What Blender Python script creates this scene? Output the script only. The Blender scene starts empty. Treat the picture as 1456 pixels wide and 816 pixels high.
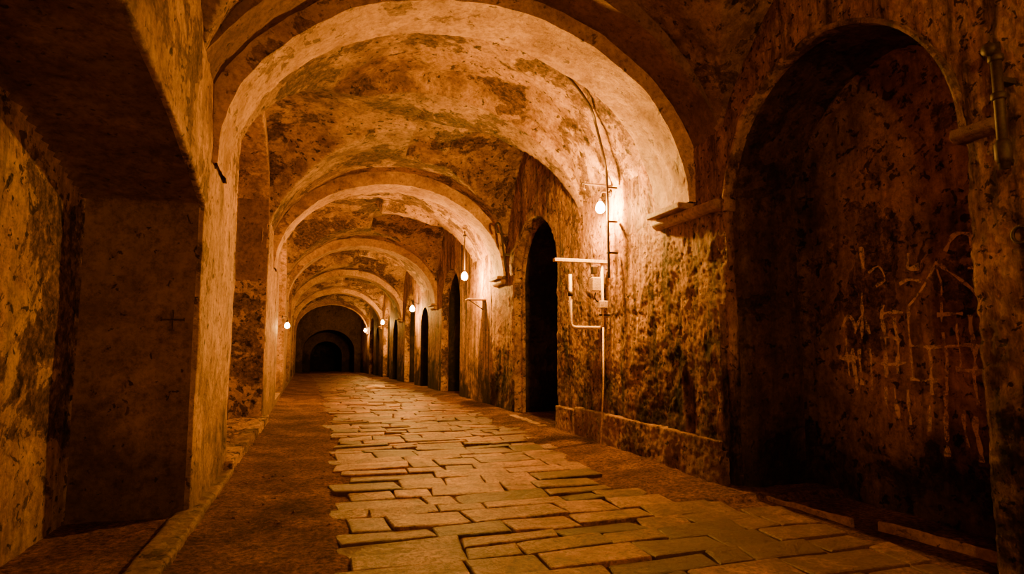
import bpy, bmesh, math, random
from mathutils import Vector, noise, Matrix
from mathutils.bvhtree import BVHTree
random.seed(7)
S = bpy.context.scene
COL = S.collection

# ------------------------------------------------------------------ helpers
def link(o): COL.objects.link(o); return o
def mesh_obj(name, verts, faces, mat=None, smooth=False):
    me = bpy.data.meshes.new(name)
    me.from_pydata([tuple(v) for v in verts], [], faces)
    me.validate(); me.update()
    bm = bmesh.new(); bm.from_mesh(me); bmesh.ops.recalc_face_normals(bm, faces=bm.faces); bm.to_mesh(me); bm.free()
    if smooth:
        for p in me.polygons: p.use_smooth = True
    o = bpy.data.objects.new(name, me)
    if mat: me.materials.append(mat)
    return link(o)
def structure(o, label=None):
    o["kind"] = "structure"
    if label: o["label"] = label
    return o
def thing(o, label, cat, group=None):
    o["label"] = label; o["category"] = cat
    if group: o["group"] = group
    return o
def empty(name, loc):
    o = bpy.data.objects.new(name, None); o.location = loc; o.empty_display_size = .1
    return link(o)
def parent(ch, p):
    bpy.context.view_layer.update()
    ch.parent = p; ch.matrix_parent_inverse = p.matrix_world.inverted()
def box_geo(x0,x1,y0,y1,z0,z1):
    v=[(x0,y0,z0),(x1,y0,z0),(x1,y1,z0),(x0,y1,z0),(x0,y0,z1),(x1,y0,z1),(x1,y1,z1),(x0,y1,z1)]
    f=[(0,3,2,1),(4,5,6,7),(0,1,5,4),(1,2,6,5),(2,3,7,6),(3,0,4,7)]
    return v,f
def prism_x(profile, x0, x1):
    n=len(profile)
    v=[(x0,y,z) for y,z in profile]+[(x1,y,z) for y,z in profile]
    f=[tuple(range(n)),tuple(range(2*n-1,n-1,-1))]
    for i in range(n):
        j=(i+1)%n; f.append((i,i+n,j+n,j))
    return v,f
def prism_y(profile, y0, y1):
    n=len(profile)
    v=[(x,y0,z) for x,z in profile]+[(x,y1,z) for x,z in profile]
    f=[tuple(range(n)),tuple(range(2*n-1,n-1,-1))]
    for i in range(n):
        j=(i+1)%n; f.append((i,i+n,j+n,j))
    return v,f
def arch_profile(c, hw, z0, spring, rise, n=28):
    p=[(c-hw,z0),(c+hw,z0)]
    for i in range(n+1):
        t=math.pi*i/n
        p.append((c+hw*math.cos(t), spring+rise*math.sin(t)))
    return p
def bake(o):
    dg=bpy.context.evaluated_depsgraph_get(); dg.update()
    me=bpy.data.meshes.new_from_object(o.evaluated_get(dg))
    o.modifiers.clear(); o.data=me
    return o
def cut(o, geos):
    cs=[]
    for v,f in geos:
        c=mesh_obj("cutter",v,f); cs.append(c)
        m=o.modifiers.new("b","BOOLEAN"); m.operation='DIFFERENCE'; m.solver='EXACT'; m.object=c
    bake(o)
    for c in cs: bpy.data.objects.remove(c)
    return o
_tex={}
def cloud(scale, depth=3):
    k=(scale,depth)
    if k not in _tex:
        t=bpy.data.textures.new("rough","CLOUDS"); t.noise_scale=scale; t.noise_depth=depth; _tex[k]=t
    return _tex[k]
def roughen(o, voxel, disps):
    m=o.modifiers.new("r","REMESH"); m.mode='VOXEL'; m.voxel_size=voxel; m.use_smooth_shade=True
    for sc,st in disps:
        d=o.modifiers.new("d","DISPLACE"); d.texture=cloud(sc); d.texture_coords='GLOBAL'; d.strength=st; d.mid_level=.5
    mats=[m for m in o.data.materials]
    bake(o)
    if not o.data.materials:
        for m in mats: o.data.materials.append(m)
    for p in o.data.polygons: p.use_smooth=True
    return o
def tube(name, pts, r, mat, seg=10):
    pts=[Vector(p) for p in pts]; v=[]; f=[]; a=None
    for i,p in enumerate(pts):
        t=(pts[min(i+1,len(pts)-1)]-pts[max(i-1,0)]).normalized()
        if a is None:
            a=t.cross(Vector((.13,.21,.97)))
            if a.length<.3: a=t.cross(Vector((1,.1,0)))
        a=a-t*a.dot(t); a.normalize(); b=t.cross(a)
        for k in range(seg):
            w=2*math.pi*k/seg; v.append(p+a*math.cos(w)*r+b*math.sin(w)*r)
    for i in range(len(pts)-1):
        for k in range(seg):
            k2=(k+1)%seg; f.append((i*seg+k,i*seg+k2,(i+1)*seg+k2,(i+1)*seg+k))
    f.append(tuple(range(seg))); f.append(tuple(range((len(pts)-1)*seg,len(pts)*seg)))
    return mesh_obj(name,v,f,mat,True)
def smooth_path(pts, n=6):
    P=[Vector(p) for p in pts]; out=[]
    for i in range(len(P)-1):
        p0=P[max(i-1,0)];p1=P[i];p2=P[i+1];p3=P[min(i+2,len(P)-1)]
        for k in range(n):
            t=k/n
            out.append(.5*((2*p1)+(p2-p0)*t+(2*p0-5*p1+4*p2-p3)*t*t+(3*p1-p0-3*p2+p3)*t**3))
    out.append(P[-1]); return out
def round_path(pts, r=.06, n=6):
    P=[Vector(p) for p in pts]; out=[P[0]]
    for i in range(1,len(P)-1):
        a=(P[i-1]-P[i]); b=(P[i+1]-P[i]); ra=min(r,a.length*.45); rb_=min(r,b.length*.45)
        A=P[i]+a.normalized()*ra; B=P[i]+b.normalized()*rb_
        for k in range(n+1):
            t=k/n; out.append(A*(1-t)**2+P[i]*2*t*(1-t)+B*t*t)
    out.append(P[-1]); return out
def lathe(name, prof, center, mat, axis='Z', seg=20):
    c=Vector(center); v=[]; f=[]
    for r,h in prof:
        for k in range(seg):
            w=2*math.pi*k/seg
            if axis=='Z': q=Vector((r*math.cos(w),r*math.sin(w),h))
            elif axis=='X': q=Vector((h,r*math.cos(w),r*math.sin(w)))
            else: q=Vector((r*math.cos(w),h,r*math.sin(w)))
            v.append(c+q)
    n=len(prof)
    for i in range(n-1):
        for k in range(seg):
            k2=(k+1)%seg; f.append((i*seg+k,i*seg+k2,(i+1)*seg+k2,(i+1)*seg+k))
    f.append(tuple(range(seg))); f.append(tuple(range((n-1)*seg,n*seg)))
    return mesh_obj(name,v,f,mat,True)
def bbox(name,x0,x1,y0,y1,z0,z1,mat,bev=.006):
    v,f=box_geo(x0,x1,y0,y1,z0,z1); o=mesh_obj(name,v,f,mat)
    m=o.modifiers.new("bv","BEVEL"); m.width=bev; m.segments=2
    return bake(o)

# ------------------------------------------------------------------ materials
class NT:
    def __init__(s,name):
        s.m=bpy.data.materials.new(name); s.m.use_nodes=True; s.t=s.m.node_tree; s.n=s.t.nodes; s.l=s.t.links
        s.b=s.n['Principled BSDF']
        g=s.n.new('ShaderNodeNewGeometry'); s.pos=g.outputs['Position']
    def map(s,scale,loc=(0,0,0)):
        m=s.n.new('ShaderNodeMapping'); m.inputs['Scale'].default_value=scale; m.inputs['Location'].default_value=loc
        s.l.new(s.pos,m.inputs['Vector']); return m.outputs[0]
    def noise(s,scale,detail=8,rough=.6,dist=0,vec=None,loc=(0,0,0)):
        n=s.n.new('ShaderNodeTexNoise'); n.inputs['Scale'].default_value=scale; n.inputs['Detail'].default_value=detail
        n.inputs['Roughness'].default_value=rough; n.inputs['Distortion'].default_value=dist
        s.l.new(vec if vec is not None else s.map((1,1,1),loc),n.inputs['Vector']); return n.outputs['Fac']
    def ramp(s,fac,stops):
        r=s.n.new('ShaderNodeValToRGB'); e=r.color_ramp.elements
        while len(e)>1: e.remove(e[-1])
        for i,(p,c) in enumerate(stops):
            if isinstance(c,(int,float)): c=(c,c,c)
            x=e[0] if i==0 else e.new(p)
            x.position=p; x.color=(*c,1)
        s.l.new(fac,r.inputs[0]); return r.outputs[0]
    def mix(s,fac,a,b,mode='MIX'):
        m=s.n.new('ShaderNodeMix'); m.data_type='RGBA'; m.blend_type=mode
        for sock,val in ((m.inputs[0],fac),(m.inputs[6],a),(m.inputs[7],b)):
            if isinstance(val,(int,float)): sock.default_value=val if sock==m.inputs[0] else (val,val,val,1)
            elif isinstance(val,tuple): sock.default_value=(*val,1)
            else: s.l.new(val,sock)
        return m.outputs[2]
    def math(s,op,a,b=0.,c=0.):
        m=s.n.new('ShaderNodeMath'); m.operation=op
        for i,val in enumerate((a,b,c)):
            if isinstance(val,(int,float)): m.inputs[i].default_value=val
            else: s.l.new(val,m.inputs[i])
        return m.outputs[0]
    def bump(s,h,strength,dist,prev=None):
        b=s.n.new('ShaderNodeBump'); b.inputs['Strength'].default_value=strength; b.inputs['Distance'].default_value=dist
        s.l.new(h,b.inputs['Height'])
        if prev is not None: s.l.new(prev,b.inputs['Normal'])
        return b.outputs[0]
    def out(s,col,rough=.85,normal=None,spec=.25):
        if isinstance(col,tuple): s.b.inputs['Base Color'].default_value=(*col,1)
        else: s.l.new(col,s.b.inputs['Base Color'])
        if isinstance(rough,(int,float)): s.b.inputs['Roughness'].default_value=rough
        else: s.l.new(rough,s.b.inputs['Roughness'])
        s.b.inputs['Specular IOR Level'].default_value=spec
        if normal is not None: s.l.new(normal,s.b.inputs['Normal'])
        return s.m

def mixc(a,b,t): return tuple(x*(1-t)+y*t for x,y in zip(a,b))
def wall_mat(name, pale, mid, dark, stain=.5, pits=.6, loc=(0,0,0), streak=.5, bumpd=.035, soft=.03, zgrad=True, big=.7, zdark=.3, flake=.36, pm_amt=.85, pitsc=9, grain=(13,13,13), zamp=7., spec=.25, shade_y=None, rim=.3, graincon=1.):
    t=NT(name)
    A=t.noise(big,10,.66,.6,loc=loc)
    A2=t.noise(.45,5,.5,.3,loc=(loc[0]+40,loc[1],loc[2]))
    B=t.noise(2.4,12,.70,.3,loc=(loc[0]+3,loc[1],loc[2]))
    C=t.noise(1.,10,.80,0,vec=t.map(grain,loc))
    D=t.noise(55,4,.7,0,loc=loc)
    st=t.noise(1.0,8,.7,.2,vec=t.map((5,5,.5),loc))
    bright=tuple(min(1,c*1.3) for c in pale)
    soft_t=t.math('ADD',t.math('MULTIPLY',A2,.45),t.math('MULTIPLY',B,.55))
    col=t.ramp(soft_t,[(.36,mixc(dark,mid,.4)),(.44,mid),(.53,pale),(.63,bright)])
    g0=1-.70*graincon; g1=1-.28*graincon
    col=t.mix(1.,col,t.ramp(C,[(.34,(g0,g0*.8,g0*.6)),(.46,(g1,g1*.95,g1*.88)),(.56,(1,1,1))]),'MULTIPLY')
    ab=t.math('ADD',t.math('MULTIPLY',A,.70),t.math('MULTIPLY',B,.30))
    patch=t.ramp(ab,[(stain-soft*2.2,1.),(stain-soft*.2,.75),(stain+soft*.3,0.)])
    rough_col=t.ramp(C,[(.38,tuple(c*.35 for c in dark)),(.48,mixc(dark,mid,.15)),(.58,mixc(dark,mid,.7)),(.70,pale)])
    col=t.mix(t.math('MULTIPLY',patch,.9),col,rough_col)
    rimm=t.ramp(ab,[(stain+soft*.25,0.),(stain+soft*.4,1.),(stain+soft*.8,0.)])
    col=t.mix(t.math('MULTIPLY',rimm,rim),col,bright)
    fk=t.noise(4.2,9,.62,.6,loc=(loc[0]+20,loc[1],loc[2]))
    fm=t.ramp(fk,[(flake-.03,1.),(flake-.01,0.)])
    col=t.mix(t.math('MULTIPLY',fm,.8),col,tuple(c*.8 for c in dark))
    sm=t.ramp(st,[(.38,1.),(.54,0.)])
    col=t.mix(t.math('MULTIPLY',sm,streak),col,tuple(c*.35 for c in dark))
    pn=t.noise(pitsc,5,.6,.4,loc=(loc[0]+9,loc[1],loc[2]))
    pm=t.ramp(pn,[(.30+.07*pits,1.),(.32+.07*pits,0.)])
    col=t.mix(t.math('MULTIPLY',pm,pm_amt),col,tuple(c*.25 for c in dark))
    sx=t.n.new('ShaderNodeSeparateXYZ'); t.l.new(t.pos,sx.inputs[0])
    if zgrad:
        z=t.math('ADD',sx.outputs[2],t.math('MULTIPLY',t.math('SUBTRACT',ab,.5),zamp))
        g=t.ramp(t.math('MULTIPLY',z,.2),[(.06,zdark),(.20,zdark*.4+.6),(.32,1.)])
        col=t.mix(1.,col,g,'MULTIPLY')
    if shade_y:  # shade painted into the colour, deepening along y
        yy=t.math('ADD',sx.outputs[1],t.math('MULTIPLY',t.math('SUBTRACT',ab,.5),5.))
        g=t.ramp(t.math('DIVIDE',yy,10.),[(shade_y[0]/10,1.),(shade_y[1]/10,.12)])
        col=t.mix(1.,col,g,'MULTIPLY')
    h1=t.math('ADD',t.math('MULTIPLY',C,.65),t.math('MULTIPLY',D,.14))
    nrm=t.bump(h1,1.,bumpd)
    h2=t.math('SUBTRACT',t.math('MULTIPLY',B,.6),t.math('ADD',t.math('MULTIPLY',patch,.35),t.math('ADD',t.math('MULTIPLY',fm,.3),t.math('MULTIPLY',pm,.3))))
    nrm=t.bump(h2,.9,bumpd*1.3,nrm)
    return t.out(col,.68,nrm,spec)

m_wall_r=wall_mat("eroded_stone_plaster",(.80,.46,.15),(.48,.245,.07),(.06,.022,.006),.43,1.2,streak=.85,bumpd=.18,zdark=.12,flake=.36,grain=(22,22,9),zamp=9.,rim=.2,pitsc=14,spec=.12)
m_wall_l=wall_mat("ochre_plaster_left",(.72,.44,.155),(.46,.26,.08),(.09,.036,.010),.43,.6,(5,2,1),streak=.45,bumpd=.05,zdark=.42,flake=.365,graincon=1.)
m_ceil=wall_mat("vault_plaster",(.66,.40,.145),(.30,.158,.05),(.045,.018,.005),.475,1.0,(1,7,3),streak=.0,bumpd=.12,zgrad=False,flake=.37,soft=.022,rim=.35)
m_arch=wall_mat("smooth_arch_plaster",(.68,.425,.15),(.48,.275,.088),(.14,.063,.018),.405,.4,(8,1,2),streak=.0,bumpd=.035,zgrad=False,flake=.36,pm_amt=.7,graincon=.85)
m_stone=wall_mat("cut_stone",(.46,.26,.09),(.26,.138,.045),(.05,.02,.006),.43,.8,(2,2,6),streak=.3,bumpd=.09,zgrad=False,spec=.12)
m_dark=wall_mat("doorway_shade",(.05,.03,.012),(.025,.015,.006),(.006,.004,.002),.5,.6,(2,5,6),streak=.6,bumpd=.04)  # near-black colour paints the shade inside the doorways

def dirt():
    t=NT("packed_dirt")
    B=t.noise(1.3,8,.65); C=t.noise(22,8,.78); D=t.noise(90,3,.7)
    col=t.ramp(B,[(.34,(.08,.033,.009)),(.5,(.17,.077,.023)),(.66,(.30,.15,.049))])
    col=t.mix(1.,col,t.ramp(C,[(.38,(.25,.2,.16)),(.50,(.9,.9,.9)),(.64,(2.0,1.9,1.8))]),'MULTIPLY')
    n=t.bump(t.math('ADD',t.math('MULTIPLY',C,.8),t.math('MULTIPLY',D,.3)),1.,.10)
    return t.out(col,.9,n,.1)
m_dirt=dirt()
def slab():
    t=NT("worn_paving_stone")
    a=t.n.new('ShaderNodeAttribute'); a.attribute_name='tone'
    A=t.noise(.8,8,.65,.3); B=t.noise(3,8,.65,.3); C=t.noise(24,9,.80); D=t.noise(120,3,.6)
    col=t.ramp(B,[(.32,(.13,.052,.014)),(.48,(.28,.125,.036)),(.66,(.50,.25,.078))])
    col=t.mix(1.,col,t.ramp(a.outputs['Fac'],[(0,.32),(.5,.8),(1,1.25)]),'MULTIPLY')
    col=t.mix(1.,col,t.ramp(C,[(.36,.25),(.54,1.)]),'MULTIPLY')
    sx=t.n.new('ShaderNodeSeparateXYZ'); t.l.new(t.pos,sx.inputs[0])
    ex=t.ramp(t.math('MULTIPLY',sx.outputs[0],.2),[(.05,.10),(.12,0.),(.56,0.),(.70,.06),(.85,.08)])
    dm=t.ramp(t.math('SUBTRACT',t.math('ADD',t.math('MULTIPLY',A,.6),t.math('MULTIPLY',C,.4)),ex),[(.41,1.),(.49,0.)])
    col=t.mix(t.math('MULTIPLY',dm,.75),col,(.12,.052,.015))
    n=t.bump(t.math('ADD',t.math('MULTIPLY',C,.6),t.math('MULTIPLY',D,.25)),1.,.045)
    n=t.bump(B,1.,.06,n)
    return t.out(col,t.ramp(C,[(.3,.55),(.7,.30)]),n,.30)
m_slab=slab()
def metal(name,c,r=.55,met=.7):
    t=NT(name); C=t.noise(40,6,.7)
    col=t.ramp(C,[(.35,tuple(x*.4 for x in c)),(.6,c)])
    t.out(col,r,t.bump(C,.4,.004),.5); t.b.inputs['Metallic'].default_value=met
    return t.m
m_iron=metal("rusty_iron",(.05,.026,.013),.6,.3)
m_white=metal("enamel",(.90,.66,.36),.4,.0)
m_scratch=metal("scratch_dark",(.07,.034,.013),.9,0)  # near-black colour for the cut lines of the cross
def emis(name,c,s):
    t=NT(name); t.out(c); t.b.inputs['Emission Color'].default_value=(*c,1); t.b.inputs['Emission Strength'].default_value=s; return t.m
m_bulb=emis("lit_bulb",(1.,.60,.22),120)
def chalk():
    t=NT("faded_chalk"); N=t.noise(13,9,.8)
    t.out((1.,.70,.33),.95)
    t.l.new(t.ramp(N,[(.37,.0),(.54,.62)]),t.b.inputs['Alpha'])
    return t.m
m_chalk=chalk()

# ------------------------------------------------------------------ dimensions
XL,XR=-1.1,4.5; XC=1.68; AW=2.74; SP=3.45; RISE=2.17
LAST=58.0
# ------------------------------------------------------------------ floor
def zdirt(x,y):
    return -.010+.010*noise.noise((x*.9,y*.9,0))+.010*noise.noise((x*4,y*4,3))
def grid(name,xs,ys,fz,mat):
    v=[(x,y,fz(x,y)) for y in ys for x in xs]; n=len(xs)
    f=[(j*n+i,j*n+i+1,(j+1)*n+i+1,(j+1)*n+i) for j in range(len(ys)-1) for i in range(n-1)]
    return mesh_obj(name,v,f,mat,True)
xs=[-3.3+i*.06 for i in range(int(9.9/.06)+1)]
ys=[-3.5+i*.06 for i in range(417)]+[21.5+i*.6 for i in range(100)]
def fz(x,y):
    z=zdirt(x,y)
    z+=.006*noise.noise((x*2.2,y*2.2,6))
    e=.26+.22*noise.noise((y*2.3,4,0))
    if x<e: z+=.030*min(1,(e-x)/.15)+.012*noise.noise((x*9,y*9,2))
    if x<-.6: z+=.05*min(1,(-.6-x)/.5)
    if x>3.3 and y>5.6: z+=.07*min(1,(x-3.3)/.9)+.012*noise.noise((x*9,y*9,2))
    if x>4.65 and 3<y<6.2: z-=.03
    return z
structure(grid("floor",xs,ys,fz,m_dirt),"packed brown dirt ground of the vaulted passage")

# paving
def right_edge(y):
    if y<5.2: return 4.4
    if y<5.8: return 4.0
    if y<10.4: return 3.45+.35*noise.noise((y*.8,2,0))
    return 3.95
V=[];F=[];tone=[]
y=1.2; rows=[]
while y<LAST+8:
    d=random.uniform(.28,.50)*(1. if y<14 else 1.25); rows.append((y,d)); y+=d
def rb(i,x): return rows[i][0]+.08*noise.noise((x*.7,i*3.1,0))+.05*noise.noise((x*.3,rows[i][0]*.2,7))
for i in range(len(rows)-1):
    yc=rows[i][0]+rows[i][1]/2; xr=right_edge(yc)+random.uniform(-.15,.15)
    x=.22+random.uniform(-.13,.13)+(.08*noise.noise((yc*.7,9,0)))
    while x<xr-.15:
        w=random.choice([random.uniform(.32,.55),random.uniform(.5,.85),random.uniform(.65,1.05)])
        if x+w>xr-.2: w=xr-x
        if w>1.2: w=w/2
        g=random.uniform(.005,.012)*(1. if yc<10 else 1.7); x0=x+g; x1=x+w-g; x+=w
        sk=random.uniform(-.06,.06)
        def P(u,vv):
            X=x0+(x1-x0)*u+sk*(vv-.5); Y=rb(i,X)*(1-vv)+rb(i+1,X)*vv
            Y+= g*(1-2*vv)
            return X,Y
        cc=[random.uniform(.01,.04) for _ in range(4)]
        if random.random()<.14: cc[random.randrange(4)]=random.uniform(.10,.22)
        uv=[(cc[0],0),(.5,0),(1-cc[1],0),(1,cc[1]),(1,.5),(1,1-cc[2]),(1-cc[2],1),(.5,1),(cc[3],1),(0,1-cc[3]),(0,.5),(0,cc[0])]
        h=random.uniform(.007,.024); tx=random.uniform(-.010,.010); ty=random.uniform(-.012,.012)
        n=len(uv); b0=len(V); tn=random.random()
        jit=[(random.uniform(-.005,.005),random.uniform(-.007,.007)) for _ in uv]
        cx,cy=P(.5,.5)
        for ring in range(4):
            for (u,vv),(jx,jy) in zip(uv,jit):
                X,Y=P(u,vv); X+=jx; Y+=jy
                k={0:0,1:0,2:.010,3:.04}[ring]
                L=math.hypot(cx-X,cy-Y)+1e-6; X+=(cx-X)/L*k; Y+=(cy-Y)/L*k
                zz=h+tx*(u-.5)*2+ty*(vv-.5)*2
                z={0:-.12,1:zz-.012,2:zz-.003,3:zz+.001}[ring]
                V.append((X,Y,z))
        for ring in range(3):
            for k in range(n):
                k2=(k+1)%n; F.append((b0+ring*n+k,b0+ring*n+k2,b0+(ring+1)*n+k2,b0+(ring+1)*n+k)); tone.append(tn)
        F.append(tuple(b0+3*n+k for k in range(n))); tone.append(tn)
pv=mesh_obj("stone_paving",V,F,m_slab,False)
at=pv.data.attributes.new('tone','FLOAT','FACE')
if len(pv.data.polygons)==len(tone):
    for i,tv in enumerate(tone): at.data[i].value=tv
structure(pv,"worn flagstones laid in irregular rows on dirt")

# ------------------------------------------------------------------ walls
v,f=box_geo(XR,6.6,-3.4,16.5,-.4,6.9)
wr=mesh_obj("wall_right",v,f,m_wall_r)
cut(wr,[prism_x(arch_profile(4.6,1.4,-.2,3.2,1.42),4.2,5.6),
        prism_x(arch_profile(12.9,1.5,-.2,3.2,1.35),4.2,4.72),
        prism_x(arch_profile(12.85,1.42,-.2,3.2,1.28),4.2,6.3),
        prism_x(arch_profile(-1.8,1.2,-.2,3.2,1.2),4.2,5.4)])
wr.data.materials.clear(); wr.data.materials.append(m_wall_r)
roughen(wr,.027,[(1.1,.09),(.3,.045),(.06,.035)])
m_niche=wall_mat("sooty_shaded_niche_plaster",(.74,.42,.155),(.44,.23,.078),(.045,.018,.005),.465,1.2,(4,3.4,2),streak=.5,bumpd=.06,big=.75,zdark=.2,flake=.38,shade_y=(5.0,6.3),rim=.2,zamp=6.)  # dark stains, plus niche shade painted in towards the far side
m_reveal_shade=wall_mat("shade_painted_reveal",(.20,.105,.036),(.11,.055,.018),(.03,.012,.004),.46,.8,(4,3,2),streak=.5,bumpd=.08)  # niche reveals coloured dark to stand in for shade
for m in (m_niche,m_dark,m_ceil,m_reveal_shade): wr.data.materials.append(m)
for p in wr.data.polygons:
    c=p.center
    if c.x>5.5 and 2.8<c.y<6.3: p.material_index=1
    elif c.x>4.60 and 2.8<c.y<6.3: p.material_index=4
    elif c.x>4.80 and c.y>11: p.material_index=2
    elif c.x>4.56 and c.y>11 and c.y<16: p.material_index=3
structure(wr,"eroded soot-stained stone and plaster wall with arched niches")
v,f=box_geo(XR,6.6,16.4,LAST,-.4,6.9)
wf=mesh_obj("wall_right",v,f,m_wall_r)
gs=[]
for k in range(4):
    c=21.6+9*k
    gs+= [prism_x(arch_profile(c,1.5,-.2,3.1,1.4),4.2,4.75),prism_x(arch_profile(c-.05,1.42,-.2,3.1,1.32),4.2,6.2)]
    if k: gs.append(prism_x(arch_profile(c-4.0,.9,-.2,2.6,.9),4.2,6.2))
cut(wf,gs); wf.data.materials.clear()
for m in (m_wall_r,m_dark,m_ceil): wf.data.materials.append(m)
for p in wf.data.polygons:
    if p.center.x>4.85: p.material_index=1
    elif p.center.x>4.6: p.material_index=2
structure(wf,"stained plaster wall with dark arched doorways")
# left near
v,f=box_geo(-3.4,XL,-3.4,16.5,-.4,6.9)
wl=mesh_obj("wall_left",v,f,m_wall_l)
prof=[(-1.6,-.2),(6.42,-.2)]
for i in range(25):
    yy=6.42-(8.02)*i/24; prof.append((yy,3.62-.64*((yy-2.4)/4.0)**2))
LC,LH=11.2,2.55
cut(wl,[prism_x(prof,-2.1,-.8), prism_x(arch_profile(LC,LH,.15,3.9,1.8),-1.75,-.8)])
wl.data.materials.clear(); wl.data.materials.append(m_wall_l)
roughen(wl,.03,[(1.3,.045),(.3,.022),(.09,.014)])
m_face=wall_mat("shaded_brown_plaster",(.26,.14,.047),(.19,.098,.032),(.07,.03,.01),.36,.4,(3,9,4),streak=.15,bumpd=.03,zdark=.4,flake=.34)  # brown plaster; shade of the recess face and soffit is in the colour
m_pier=wall_mat("rough_rubble_pier",(.76,.46,.17),(.38,.21,.075),(.06,.026,.009),.5,1.3,(3,4,4),streak=.1,bumpd=.12,zgrad=False,flake=.42)
m_flake=wall_mat("flaking_recess_plaster",(.86,.52,.18),(.56,.30,.09),(.028,.011,.003),.475,1.0,(6,2.3,1.5),streak=.5,bumpd=.12,zdark=.6,flake=.385,big=.6,soft=.012,rim=.8)
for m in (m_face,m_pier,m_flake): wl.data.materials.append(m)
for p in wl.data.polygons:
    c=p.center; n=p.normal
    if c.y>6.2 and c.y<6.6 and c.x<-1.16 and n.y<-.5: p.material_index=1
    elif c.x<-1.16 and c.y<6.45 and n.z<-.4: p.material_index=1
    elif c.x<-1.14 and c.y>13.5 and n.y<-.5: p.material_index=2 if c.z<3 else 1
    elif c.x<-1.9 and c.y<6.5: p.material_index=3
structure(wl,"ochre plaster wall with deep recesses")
v,f=box_geo(-3.4,XL,16.4,LAST,-.4,6.9)
wlf=mesh_obj("wall_left",v,f,m_wall_l)
cut(wlf,[prism_x(arch_profile(20.2+9*k,2.5,.22,3.6,1.8),-1.75,-.8) for k in range(4)])
wlf.data.materials.clear(); wlf.data.materials.append(m_wall_l)
structure(wlf,"ochre plaster wall with shallow arched recesses")
# end portal
v,f=box_geo(-3.4,6.6,LAST-.05,LAST+18,-.4,6.9)
we=mesh_obj("wall_end",v,f,m_dark)
m_end=wall_mat("shaded_end_plaster",(.16,.09,.033),(.10,.055,.02),(.03,.015,.006),.4,.4,(2,5,6),streak=.2,bumpd=.03)  # plaster coloured dark to paint the unlit far end
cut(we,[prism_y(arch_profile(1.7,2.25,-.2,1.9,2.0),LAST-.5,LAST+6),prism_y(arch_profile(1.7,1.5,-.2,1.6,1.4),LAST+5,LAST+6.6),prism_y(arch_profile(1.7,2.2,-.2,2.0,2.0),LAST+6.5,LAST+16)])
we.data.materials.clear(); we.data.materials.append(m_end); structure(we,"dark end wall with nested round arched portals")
v,f=box_geo(-3.4,6.6,-4,-3.35,-.4,6.9); structure(mesh_obj("wall_back",v,f,m_wall_l),"plain plaster wall closing the passage")

# raised plaster edge added round the niche to carry a thin lit line
def rim(idx,c,hw,spring,rise,w,th,x=XR,label="thin raised plaster edge added around the arched niche to catch light"):
    V=[];F=[];pts=[]
    for i in range(49):
        t=math.pi*i/48; pts.append((c+hw*math.cos(t),spring+rise*math.sin(t),math.cos(t),math.sin(t)))
    for (yy,zz,ny_,nz_) in pts:
        j=.02*noise.noise((yy*3,zz*3,1))+.012*noise.noise((yy*12,zz*12,1))
        for (o,xx) in ((-.01,x+.12),(-.01,x-th+.01),(.01,x-th-j),(w-.012+j,x-th-j),(w+j,x-th+.012),(w+j,x+.12)):
            V.append((xx,yy+ny_*o,zz+nz_*o))
    for i in range(len(pts)-1):
        for k in range(5): F.append((i*6+k,i*6+k+1,(i+1)*6+k+1,(i+1)*6+k))
    o=mesh_obj("trim_%d"%idx,V,F,m_rim,True); e=o.modifiers.new("e","EDGE_SPLIT"); e.split_angle=math.radians(40); bake(o)
    return structure(o,label)
m_rim=wall_mat("added_rim_plaster",(.62,.37,.14),(.32,.175,.06),(.06,.026,.008),.46,.8,(6,1,2),streak=.3,bumpd=.08,flake=.40,big=1.5)  # plaster for the added niche edge
rim(50,4.6,1.39,3.2,1.41,.04,.035)
# plinth of squared blocks
V=[];F=[]
yy=6.06
for L in (1.25,1.0,1.15,.95,.9):
    a,b2=box_geo(4.41+random.uniform(-.04,.02),4.8,yy+.014,yy+L-.014,-.2,.52+random.uniform(-.06,.04)); o0=len(V); V+=a; F+=[tuple(i+o0 for i in q) for q in b2]; yy+=L
pl=mesh_obj("baseboard_right",V,F,m_stone); roughen(pl,.016,[(.4,.05),(.08,.022)])
structure(pl,"large squared stone blocks along the wall base")
V,F=box_geo(-1.7,-1.0,8.45,13.95,-.2,.2); lg=mesh_obj("baseboard_left",V,F,m_pier); roughen(lg,.02,[(.4,.05),(.1,.03)]); structure(lg,"low rough stone ledge at the recess base")
V,F=box_geo(-1.22,-.985,1.5,8.6,-.2,.115); lg=mesh_obj("baseboard_left",V,F,m_wall_l); roughen(lg,.02,[(.5,.05),(.1,.03)]); structure(lg,"low worn pale kerb along the wall foot")
V=[];F=[]
def crust(pts,th):
    global V,F
    P=[]
    for i in range(len(pts)):
        a=pts[i]; b=pts[(i+1)%len(pts)]
        for k in range(4):
            t=k/4; P.append((a[0]*(1-t)+b[0]*t+random.uniform(-.02,.02),a[1]*(1-t)+b[1]*t+random.uniform(-.03,.03)))
    a,b2=prism_x(P,XR-th,XR+.1); o0=len(V); V+=a; F+=[tuple(i+o0 for i in q) for q in b2]
crust([(6.05,.45),(6.62,.45),(6.60,1.0),(6.48,1.25),(6.52,1.6),(6.3,1.85),(6.05,2.1)],.09)
crust([(6.8,.47),(7.35,.47),(7.3,.75),(7.1,1.0),(6.95,1.35),(6.86,.9)],.05)
cr=mesh_obj("trim_5",V,F,m_wall_r); roughen(cr,.018,[(.3,.05),(.1,.03)]); structure(cr,"broken plaster crust on the pier")

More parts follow.
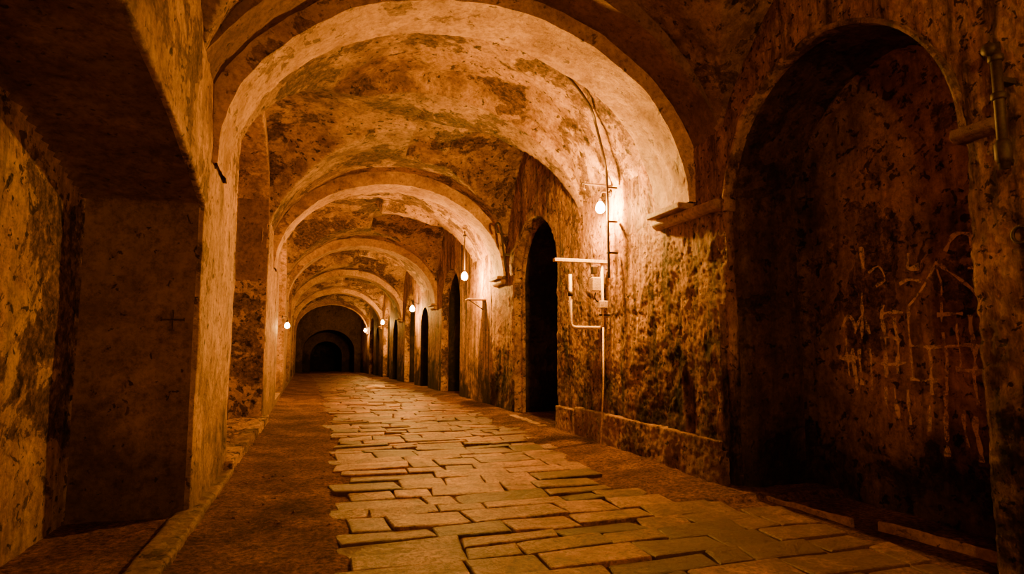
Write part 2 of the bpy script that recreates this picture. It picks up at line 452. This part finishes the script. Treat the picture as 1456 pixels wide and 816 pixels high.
# ------------------------------------------------------------------ ceiling bays
def barrel(x,a,sp,rise):
    q=1-((x-XC)/a)**2
    return sp+rise*math.sqrt(max(q,0))
def cross(y,c,h,sp,rise):
    q=1-((y-c)/h)**2
    return sp+rise*math.sqrt(q) if q>0 else 0
def ceil(name,y0,y1,fz,dy,label,a=2.93):
    nx=110; xs=[XC-a*math.cos(math.pi*i/nx) for i in range(nx+1)]
    ys=[y0+(y1-y0)*i/int((y1-y0)/dy) for i in range(int((y1-y0)/dy)+1)]
    def g(x,y):
        return fz(x,y)+.05*noise.noise((x*1.2,y*1.2,5))+.03*noise.noise((x*5,y*5,8))
    return structure(grid(name,xs,ys,g,m_ceil),label)
ceil("ceiling",-3.4,6.2,lambda x,y:max(barrel(x,2.93,3.5,2.62),cross(y,1.7,4.45,3.5,2.75)),.07,"groin vault of flaking plaster")
def bayA(x,y):
    z=barrel(x,2.93,3.5,2.78 if y<10.1 else 2.45)
    if x<XC: z=max(z,cross(y,LC,LH,3.9,2.1))
    else: z=max(z,cross(y,12.6,2.35,3.3,3.1))
    return z
ceil("ceiling",7.3,15.2,bayA,.055,"peeling plaster vault with side lunettes")
for k in range(5):
    y0=15.7+9*k; c=y0+4.3; last=(k==4)
    def fb(x,y,c=c):
        b=barrel(x,2.93,3.5,2.62 if y<c-1.0 else 2.42)
        return max(b,cross(y,c+ (1.2 if x>XC else 0),3.4 if x<XC else 2.9,3.5,2.9))
    ceil("ceiling",y0-.1,(y0+8.5) if not last else LAST+.1,fb,.12 if k<2 else .3,"peeling plaster groin vault")

# ------------------------------------------------------------------ transverse arches
def arch_ring(y0,y1,a,rise,sp,oa,orise,mat,label,idx,dis=.035):
    n=96; V=[];F=[]; ny=max(2,int((y1-y0)/.07))
    def sect(y,A,R,z0=sp):
        return [(XC-A*math.cos(math.pi*i/n),y,z0+R*math.sin(math.pi*i/n)) for i in range(n+1)]
    rings=[sect(y0,oa,orise)]
    for j in range(ny+1):
        yj=y0+(y1-y0)*j/ny
        rings.append(sect(yj,a,rise))
    rings.append(sect(y1,oa,orise))
    for r in rings:
        for q in r:
            d=dis*noise.noise((q[0]*1.5,q[1]*1.5,q[2]*1.5))+dis*.5*noise.noise((q[0]*7,q[1]*7,q[2]*7))
            dx,dz=q[0]-XC,q[2]-sp; L=math.hypot(dx,dz)
            V.append((q[0]+dx/L*d,q[1],q[2]+dz/L*d))
    m=n+1
    for j in range(len(rings)-1):
        for i in range(n): F.append((j*m+i,j*m+i+1,(j+1)*m+i+1,(j+1)*m+i))
    o=mesh_obj("trim_%d"%idx,V,F,mat,True)
    e=o.modifiers.new("e","EDGE_SPLIT"); e.split_angle=math.radians(50); bake(o)
    return structure(o,label)
arch_ring(6.05,6.62,2.98,2.42,SP-.05,3.6,3.3,m_face,"outer order of plastered transverse arch",10)
arch_ring(6.6,7.42,AW,RISE,SP,3.5,3.0,m_arch,"smooth plastered transverse arch",11)
for k in range(5):
    arch_ring(15.0+9*k,15.8+9*k,AW,RISE,SP,3.4,3.0,m_arch,"smooth plastered transverse arch",13+k)
# imposts
m_kerb=wall_mat("pale_kerb_stone",(.56,.35,.135),(.38,.215,.075),(.12,.058,.02),.40,.6,zgrad=False,streak=0,bumpd=.04)
def impost(idx,y0,y1,z,ext=None):
    prof=[(XR+.2,z-.13),(XR-.05,z-.13),(XR-.09,z-.11),(XR-.13,z-.07),(XR-.13,z-.02),(XR-.10,z),(XR+.2,z)]
    V,F=prism_y(prof,ext if ext else y0,y1)
    a,b2=box_geo(XR-.22,XR+.1,y0+.03,y1-.02,z+.01,z+.09); o0=len(V); V+=a;F+=[tuple(i+o0 for i in q) for q in b2]
    o=mesh_obj("trim_%d"%idx,V,F,m_kerb); m=o.modifiers.new("b","BEVEL"); m.width=.012; bake(o)
    return structure(o,"moulded stone impost under the arch")
impost(30,6.62,7.48,3.36,6.05)
for k in range(5): impost(31+k,15.0+9*k,15.85+9*k,3.36)
V,F=prism_y([(XR+.2,3.10),(XR-.06,3.10),(XR-.10,3.13),(XR-.10,3.20),(XR+.2,3.20)],2.93,3.24)
o=mesh_obj("trim_38",V,F,m_stone); m=o.modifiers.new("b","BEVEL"); m.width=.01; bake(o); structure(o,"small stone impost at the niche jamb")

# kerbs
def kerb(p0,p1,w,h,label):
    d=Vector((p1[0]-p0[0],p1[1]-p0[1],0)); L=d.length; d.normalize(); nrm=Vector((d.y,-d.x,0))
    V=[];n=24
    for i in range(n+1):
        c=Vector((p0[0],p0[1],0))+d*(L*i/n); j=random.uniform(-.010,.010)
        hh=h*(1+.5*noise.noise((c.x*4,c.y*4,3)))
        for (o,z) in ((-w/2,-.1),(-w/2+j,hh*.85),(-w/2+.012,hh),(w/2-.012,hh+j*.4),(w/2,hh*.85),(w/2,-.1)):
            q=c+nrm*o; V.append((q.x,q.y,z))
    F=[]
    for i in range(n):
        for k in range(6):
            k2=(k+1)%6; F.append((i*6+k,i*6+k2,(i+1)*6+k2,(i+1)*6+k))
    F.append(tuple(range(6)));F.append(tuple(range(n*6,n*6+6)))
    return thing(mesh_obj("stone_kerb",V,F,m_kerb),label,"kerb","kerb stones at the niche")
kerb((4.56,5.86),(4.72,4.62),.05,.035,"thin pale kerb stone at the niche threshold")
kerb((4.90,4.5),(5.02,3.3),.035,.045,"raised pale kerb strip inside the niche threshold")
kerb((4.28,13.9),(4.26,11.6),.16,.07,"low worn threshold stone at the arched doorway")

# rubble
def rock(name,c,s,mat,lab,cat,grp=None,flat=1.):
    bm=bmesh.new(); bmesh.ops.create_icosphere(bm,subdivisions=2,radius=1)
    off=random.uniform(0,50)
    for v in bm.verts:
        k=1+.5*noise.noise(v.co*1.3+Vector((off,0,0))); v.co*=k
        v.co=Vector((c[0]+v.co.x*s,c[1]+v.co.y*s,c[2]+v.co.z*s*flat))
    me=bpy.data.meshes.new(name); bm.to_mesh(me); bm.free(); me.materials.append(mat)
    o=link(bpy.data.objects.new(name,me)); return thing(o,lab,cat,grp)
rock("plaster_chunk",(2.5,27.5,.05),.42,m_white,"flat pale plaster chunk fallen on the paving","rubble",None,.25)
for i in range(70):
    side=random.random()<.6
    x=random.uniform(-.85,.2) if side else random.uniform(3.6,4.3)
    y_=random.uniform(4.6,9.5) if side else random.uniform(6.2,10.5)
    s=random.uniform(.006,.018)
    rock("pebble",(x,y_,fz(x,y_)+s*.4),s,m_stone,"small rough pebble on the dirt","pebble","pebbles on the dirt",.7)

# ------------------------------------------------------------------ lamps
def light(name,loc,e,r=.06,c=(1.,.435,.068)):
    l=bpy.data.lights.new(name,'POINT'); l.energy=e; l.color=c; l.shadow_soft_size=r
    o=bpy.data.objects.new(name,l); o.location=loc; return link(o)
def bulb_at(c,s=1.):
    prof=[(.012*s,.07*s),(.02*s,.06*s),(.038*s,.035*s),(.048*s,.005*s),(.046*s,-.025*s),(.032*s,-.046*s),(.014*s,-.054*s),(.002*s,-.056*s)]
    return lathe("bulb",prof,c,m_bulb,seg=16)
def wall_lamp(x,y,z,e,label,side=1,s=1.,off=None):
    wx=XR if side>0 else XL
    root=empty("wall_lamp",(wx,y,z+.25)); thing(root,label,"lamp","passage wall lamps")
    parts=[lathe("wall_plate",[(.055,0),(.055,.02),(.03,.03)] ,(wx-side*.03,y,z+.25),m_iron,'X')]
    parts.append(tube("arm",smooth_path([(wx,y,z+.25),((wx+x)/2,y,z+.27),(x-side*-.02,y,z+.26),(x,y,z+.16)]),.012,m_iron))
    parts.append(lathe("socket",[(.018,.17),(.028,.15),(.03,.09),(.02,.06)],(x,y,z),m_iron))
    parts.append(bulb_at((x,y,z),s))
    li=light("lamp_light",(off if off else (x-side*.14,y,z-.06)),e); parts.append(li)
    for p in parts: parent(p,root)
    return root
wall_lamp(4.30,8.95,3.88,1350,"glowing bare bulb on an iron wall bracket beside the arch",1,1.6,(4.17,8.80,3.80))
root=thing(empty("pendant_lamp",(3.98,17.4,5.0)),"bare glowing bulb hanging on an iron rod from the vault","lamp")
ps=[tube("rod",[(3.98,17.4,5.05),(3.98,17.4,4.6),(3.98,17.4,3.85)],.014,m_iron),
    lathe("ceiling_hook",[(.03,0),(.05,.04),(.05,.08)],(3.98,17.4,4.85),m_iron),
    lathe("socket",[(.02,.16),(.035,.13),(.035,.06),(.02,.05)],(3.98,17.4,3.72),m_iron),
    bulb_at((3.98,17.4,3.70),2.0), light("lamp_light",(4.02,17.15,3.6),1300)]
for p in ps: parent(p,root)
for y_,e in ((28.2,1000),(39.5,700),(51.,280)):
    wall_lamp(4.22,y_,3.55,e,"small glowing bulb on a wall bracket",1,2.3)
wall_lamp(-.92,19.5,2.3,400,"small glowing bulb on a wall bracket",-1,1.5,(-.8,19.5,2.25))
# lamps behind the viewpoint
wall_lamp(4.2,-.9,3.6,290,"unseen fill bulb added to light the niche back wall",1,1.5)
wall_lamp(-.85,-2.4,3.4,380,"unseen fill bulb added to light the niche back wall",-1,1.5)  # added out of view to brighten the niche

# ------------------------------------------------------------------ conduits and fittings
bm=bmesh.new(); bm.from_mesh(bpy.data.objects["ceiling.001"].data); ctree=BVHTree.FromBMesh(bm); bm.free()
root=thing(empty("electrical_conduit",(4.30,8.68,2.76)),"thin curved electrical conduit running up wall onto vault","conduit")
raw=[(2.75,8.1),(3.1,8.1),(3.35,8.12),(3.6,8.15),(3.8,8.2),(3.95,8.28),(4.06,8.4)]
pts=[]
for (x_,y_) in raw:
    h=ctree.ray_cast(Vector((x_,y_,3)),Vector((0,0,1)))
    zc=h[0].z if h[0] else 5.2
    nv=Vector((XC-x_,0,3.5-zc)).normalized()
    pts.append(Vector((x_,y_,zc))+nv*.10)
pts+=[Vector((4.18,8.55,4.60)),Vector((4.28,8.66,4.30)),Vector((4.30,8.68,3.6)),Vector((4.30,8.68,2.7))]
ps=[tube("pipe",smooth_path(pts,8),.020,m_iron)]
for z in (4.15,3.6,3.1): ps.append(bbox("clip",4.28,4.46,8.655,8.705,z-.015,z+.015,m_iron,.003))
for p in ps: parent(p,root)
root=thing(empty("cable_bracket",(4.45,9.0,2.96)),"iron bracket arm with looped pipe and switch boxes on wall","bracket")
yb=9.05
ps=[bbox("arm",3.52,4.48,yb-.04,yb+.05,2.98,3.03,m_white,.004),
    tube("pipe",round_path([(3.80,yb,2.78),(3.80,yb,1.93),(4.36,yb,1.93),(4.36,yb,2.98)],.09),.026,m_white,14),
    bbox("junction_box",4.16,4.31,yb-.07,yb+.05,2.52,2.74,m_white,.01),
    bbox("switch_box",4.28,4.42,yb-.09,yb+.05,2.24,2.36,m_white,.01),
    bbox("switch_box",4.18,4.26,yb-.05,yb+.05,2.80,2.92,m_iron,.01),
    bbox("brace",4.3,4.50,yb-.02,yb+.02,2.12,2.15,m_iron,.004),
    lathe("pipe_valve",[(.03,0),(.045,.02),(.045,.07),(.03,.09)],(3.80,yb,2.42),m_iron),
    tube("wire",smooth_path([(4.24,yb,2.5),(4.23,yb,2.4),(4.30,yb,2.33)],5),.01,m_iron)]
for p in ps: parent(p,root)
o=tube("rod",round_path([(4.31,8.93,1.93),(4.30,8.93,1.0),(4.24,8.95,.0)],.1),.014,m_white); o.name="grounding_rod"
thing(o,"thin vertical metal rod against the stained wall","rod")
root=thing(empty("lamp_rail",(4.48,8.9,4.15)),"short iron rail with hook above the lamp","bracket")
ps=[bbox("bar",3.95,4.52,8.88,8.91,4.235,4.26,m_iron,.003),tube("hook",smooth_path([(4.0,8.9,4.24),(3.98,8.9,4.18),(4.02,8.9,4.15)],5),.007,m_iron)]
for p in ps: parent(p,root)
root=thing(empty("drain_pipe",(4.36,14.6,3.4)),"dark iron pipe with hooked top on pier","pipe")
ps=[tube("pipe",smooth_path([(4.15,14.45,4.45),(4.08,14.45,4.60),(4.12,14.45,4.70),(4.22,14.5,4.62),(4.26,14.5,4.3),(4.36,14.5,3.5)],6),.03,m_iron),
    bbox("clip",4.30,4.46,14.46,14.54,3.9,3.95,m_iron,.004)]
for p in ps: parent(p,root)
root=thing(empty("wall_shelf",(4.45,17.1,2.95)),"small iron shelf bracket on the wall","shelf")
ps=[bbox("plate",3.98,4.52,16.9,17.3,2.98,3.01,m_white,.004),tube("brace",[(4.48,17.1,2.7),(4.3,17.1,2.82),(4.05,17.1,2.98)],.012,m_iron)]
for p in ps: parent(p,root)
root=thing(empty("valve_pipe",(4.4,2.85,2.8)),"black iron standpipe with valve fitting on the pier","pipe")
ps=[tube("pipe",[(4.36,2.85,2.80),(4.36,2.85,3.3),(4.36,2.85,3.68)],.032,m_iron,16),
    lathe("flange",[(.040,0),(.046,.01),(.046,.04),(.04,.05)],(4.36,2.85,3.55),m_iron),
    lathe("flange",[(.040,0),(.046,.01),(.046,.04),(.04,.05)],(4.36,2.85,3.28),m_iron),
    lathe("valve_body",[(.034,0),(.05,.03),(.05,.13),(.034,.16)],(4.36,2.85,2.84),m_iron),
    lathe("valve_handle",[(.015,-.0),(.045,.015),(.045,.04),(.02,.05)],(4.27,2.85,3.63),m_iron,'X'),
    bbox("clip",4.36,4.52,2.82,2.88,3.40,3.44,m_iron,.004)]
for p in ps: parent(p,root)
V=[];F=[]
R=.055;r=.012
for i in range(24):
    for k in range(8):
        a=2*math.pi*i/24;b=2*math.pi*k/8
        V.append((4.42+r*math.sin(b),2.82+(R+r*math.cos(b))*math.cos(a),2.35+(R+r*math.cos(b))*math.sin(a)))
for i in range(24):
    for k in range(8):
        F.append((i*8+k,i*8+(k+1)%8,((i+1)%24)*8+(k+1)%8,((i+1)%24)*8+k))
root=thing(empty("tether_ring",(4.45,2.82,2.4)),"black iron ring hanging on the pier","ring")
for p in [mesh_obj("ring",V,F,m_iron,True),tube("staple",[(4.5,2.82,2.41),(4.45,2.82,2.41),(4.41,2.82,2.405)],.01,m_iron)]: parent(p,root)
root=thing(empty("wall_hook",(XL,6.75,3.5)),"small black iron hook on the plaster pilaster","hook")
for p in [bbox("plate",XL-.02,XL+.015,6.735,6.765,3.43,3.48,m_iron,.004),tube("hook",smooth_path([(XL+.01,6.75,3.44),(XL+.025,6.75,3.435),(XL+.03,6.75,3.455)],5),.006,m_iron)]: parent(p,root)

# carved cross
V=[];F=[]
for (x0,x1,z0,z1) in ((-1.42,-1.23,1.863,1.874),(-1.333,-1.322,1.77,1.955),(-1.425,-1.417,1.853,1.884),(-1.233,-1.225,1.853,1.884),(-1.35,-1.305,1.763,1.771)):
    a,b2=box_geo(x0,x1,6.378,6.5,z0,z1); o0=len(V);V+=a;F+=[tuple(i+o0 for i in q) for q in b2]
thing(mesh_obj("incised_cross",V,F,m_scratch),"small dark cross incised in the brown plaster","marking")

# chalk drawing on the niche back wall (strokes in y,z)
strokes=[[(4.30,2.42),(4.10,2.22),(3.92,2.0)],[(4.30,2.42),(4.48,2.2),(4.66,2.02)],[(4.30,2.42),(4.30,2.1),(4.30,1.85)],
 [(4.66,2.02),(4.66,1.6),(4.65,1.3)],[(3.92,2.0),(3.93,1.6),(3.92,1.35)],[(4.66,1.62),(4.4,1.61),(4.15,1.62)],
 [(4.95,1.95),(4.8,1.96),(4.72,1.95)],[(4.35,1.92),(4.1,1.91)],[(4.82,1.9),(4.82,1.65),(4.82,1.35)],[(4.95,2.05),(4.95,1.75),(4.95,1.3)],
 [(4.47,1.6),(4.46,1.4),(4.46,1.15)],[(4.3,1.75),(4.29,1.5),(4.3,1.2)],[(4.15,1.85),(4.15,1.6),(4.16,1.4)],[(4.03,1.9),(4.03,1.5),(4.03,1.1)],
 [(5.1,1.45),(4.9,1.44),(4.72,1.45)],[(4.2,1.4),(4.0,1.39),(3.75,1.38)],[(5.0,1.7),(4.9,1.71),(4.82,1.69)],[(4.2,2.5),(4.12,2.64),(3.98,2.62),(3.96,2.5)],
 [(5.2,1.7),(5.2,2.0),(5.2,2.2)],[(5.3,1.75),(5.2,1.95),(5.1,1.75)],[(3.80,2.2),(3.80,1.7),(3.82,1.4)],[(5.25,1.6),(5.26,1.2)],[(5.12,1.6),(5.12,1.15)],[(5.08,2.4),(4.95,2.46),(4.9,2.32),(5.02,2.25)],[(3.92,1.2),(3.90,.9),(3.9,.5)],[(4.32,1.2),(4.33,.8),(4.33,.6)],
 [(3.7,1.9),(3.69,1.5)],[(4.7,1.2),(4.7,.85)],[(4.62,2.55),(4.62,2.4),(4.5,2.4)],[(4.75,2.25),(4.62,2.28),(4.5,2.25)],[(3.75,2.35),(3.9,2.32),(4.02,2.32)],[(4.2,1.62),(4.05,1.63),(3.95,1.6)],
 [(4.68,1.3),(4.55,1.29),(4.4,1.3)],[(5.15,2.7),(5.14,2.45)],[(4.15,1.05),(4.16,.7)],[(5.5,1.75),(5.38,1.95),(5.28,1.8)],[(5.42,1.7),(5.42,1.3)],[(5.34,1.6),(5.34,1.15)],[(5.55,1.5),(5.4,1.49),(5.28,1.5)],
 [(4.85,1.2),(4.84,.9)],[(4.95,1.2),(4.96,1.0)],[(4.5,1.05),(4.5,.8)],[(4.05,1.0),(4.04,.6)]]
V=[];F=[]
bm=bmesh.new(); bm.from_mesh(wr.data); tree=BVHTree.FromBMesh(bm)
def back_x(y,z):
    h=tree.ray_cast(Vector((4.9,y,z)),Vector((1,0,0)))
    return h[0].x if h[0] else 5.6
for s_ in strokes:
    path=smooth_path([(0,a,b) for a,b in s_],14)
    w=random.uniform(.010,.022); n0=len(V)
    for i,p in enumerate(path):
        t=(path[min(i+1,len(path)-1)]-path[max(i-1,0)]).normalized(); nn=Vector((0,-t.z,t.y))
        ww=w*(1+1.1*noise.noise(p*9))
        for sgn in (-1,0,1):
            q=p+nn*ww*sgn+Vector((0,.03*noise.noise(p*3),.02*noise.noise(p*3+Vector((4,0,0)))))
            bx=min(back_x(q.y+a_,q.z+b_) for a_,b_ in ((0,0),(.02,0),(-.02,0),(0,.03),(0,-.03)))
            V.append((bx-.008,q.y,q.z))
    for i in range(len(path)-1):
        for k in (0,1): F.append((n0+3*i+k,n0+3*i+k+1,n0+3*i+4+k,n0+3*i+3+k))
bm.free()
thing(mesh_obj("wall_drawing",V,F,m_chalk),"faded pale scratched drawing of towers on sooty, shade-toned niche plaster","drawing")

# ------------------------------------------------------------------ the far passage bends gently and falls away
def bend(co):
    if co[1]>15.0:
        d=co[1]-15.0
        k=d*d/(d+6.0)
        co[0]-=.026*k; co[2]-=.017*k
    return co
for ob in list(S.objects):
    if ob.type=='MESH':
        me=ob.data; n=len(me.vertices); a=[0.]*(3*n); me.vertices.foreach_get('co',a)
        ch=False
        for i in range(n):
            if a[3*i+1]>15.0:
                c=bend([a[3*i],a[3*i+1],a[3*i+2]]); a[3*i]=c[0]; a[3*i+2]=c[2]; ch=True
        if ch: me.vertices.foreach_set('co',a); me.update()
    elif ob.type=='LIGHT':
        c=bend([ob.location.x,ob.location.y,ob.location.z]); ob.location=c

# ------------------------------------------------------------------ world and camera
w=bpy.data.worlds.new("World"); S.world=w; w.use_nodes=True
w.node_tree.nodes['Background'].inputs[0].default_value=(.02,.009,.003,1); w.node_tree.nodes['Background'].inputs[1].default_value=.5
cam=bpy.data.cameras.new("Camera"); co=link(bpy.data.objects.new("Camera",cam))
cam.sensor_width=36; cam.lens=36*870/1456; cam.clip_start=.05; cam.clip_end=300
co.location=(0,0,1.6)
d=Vector((.2959,.95,.0993)); co.rotation_euler=d.to_track_quat('-Z','Y').to_euler()
S.camera=co
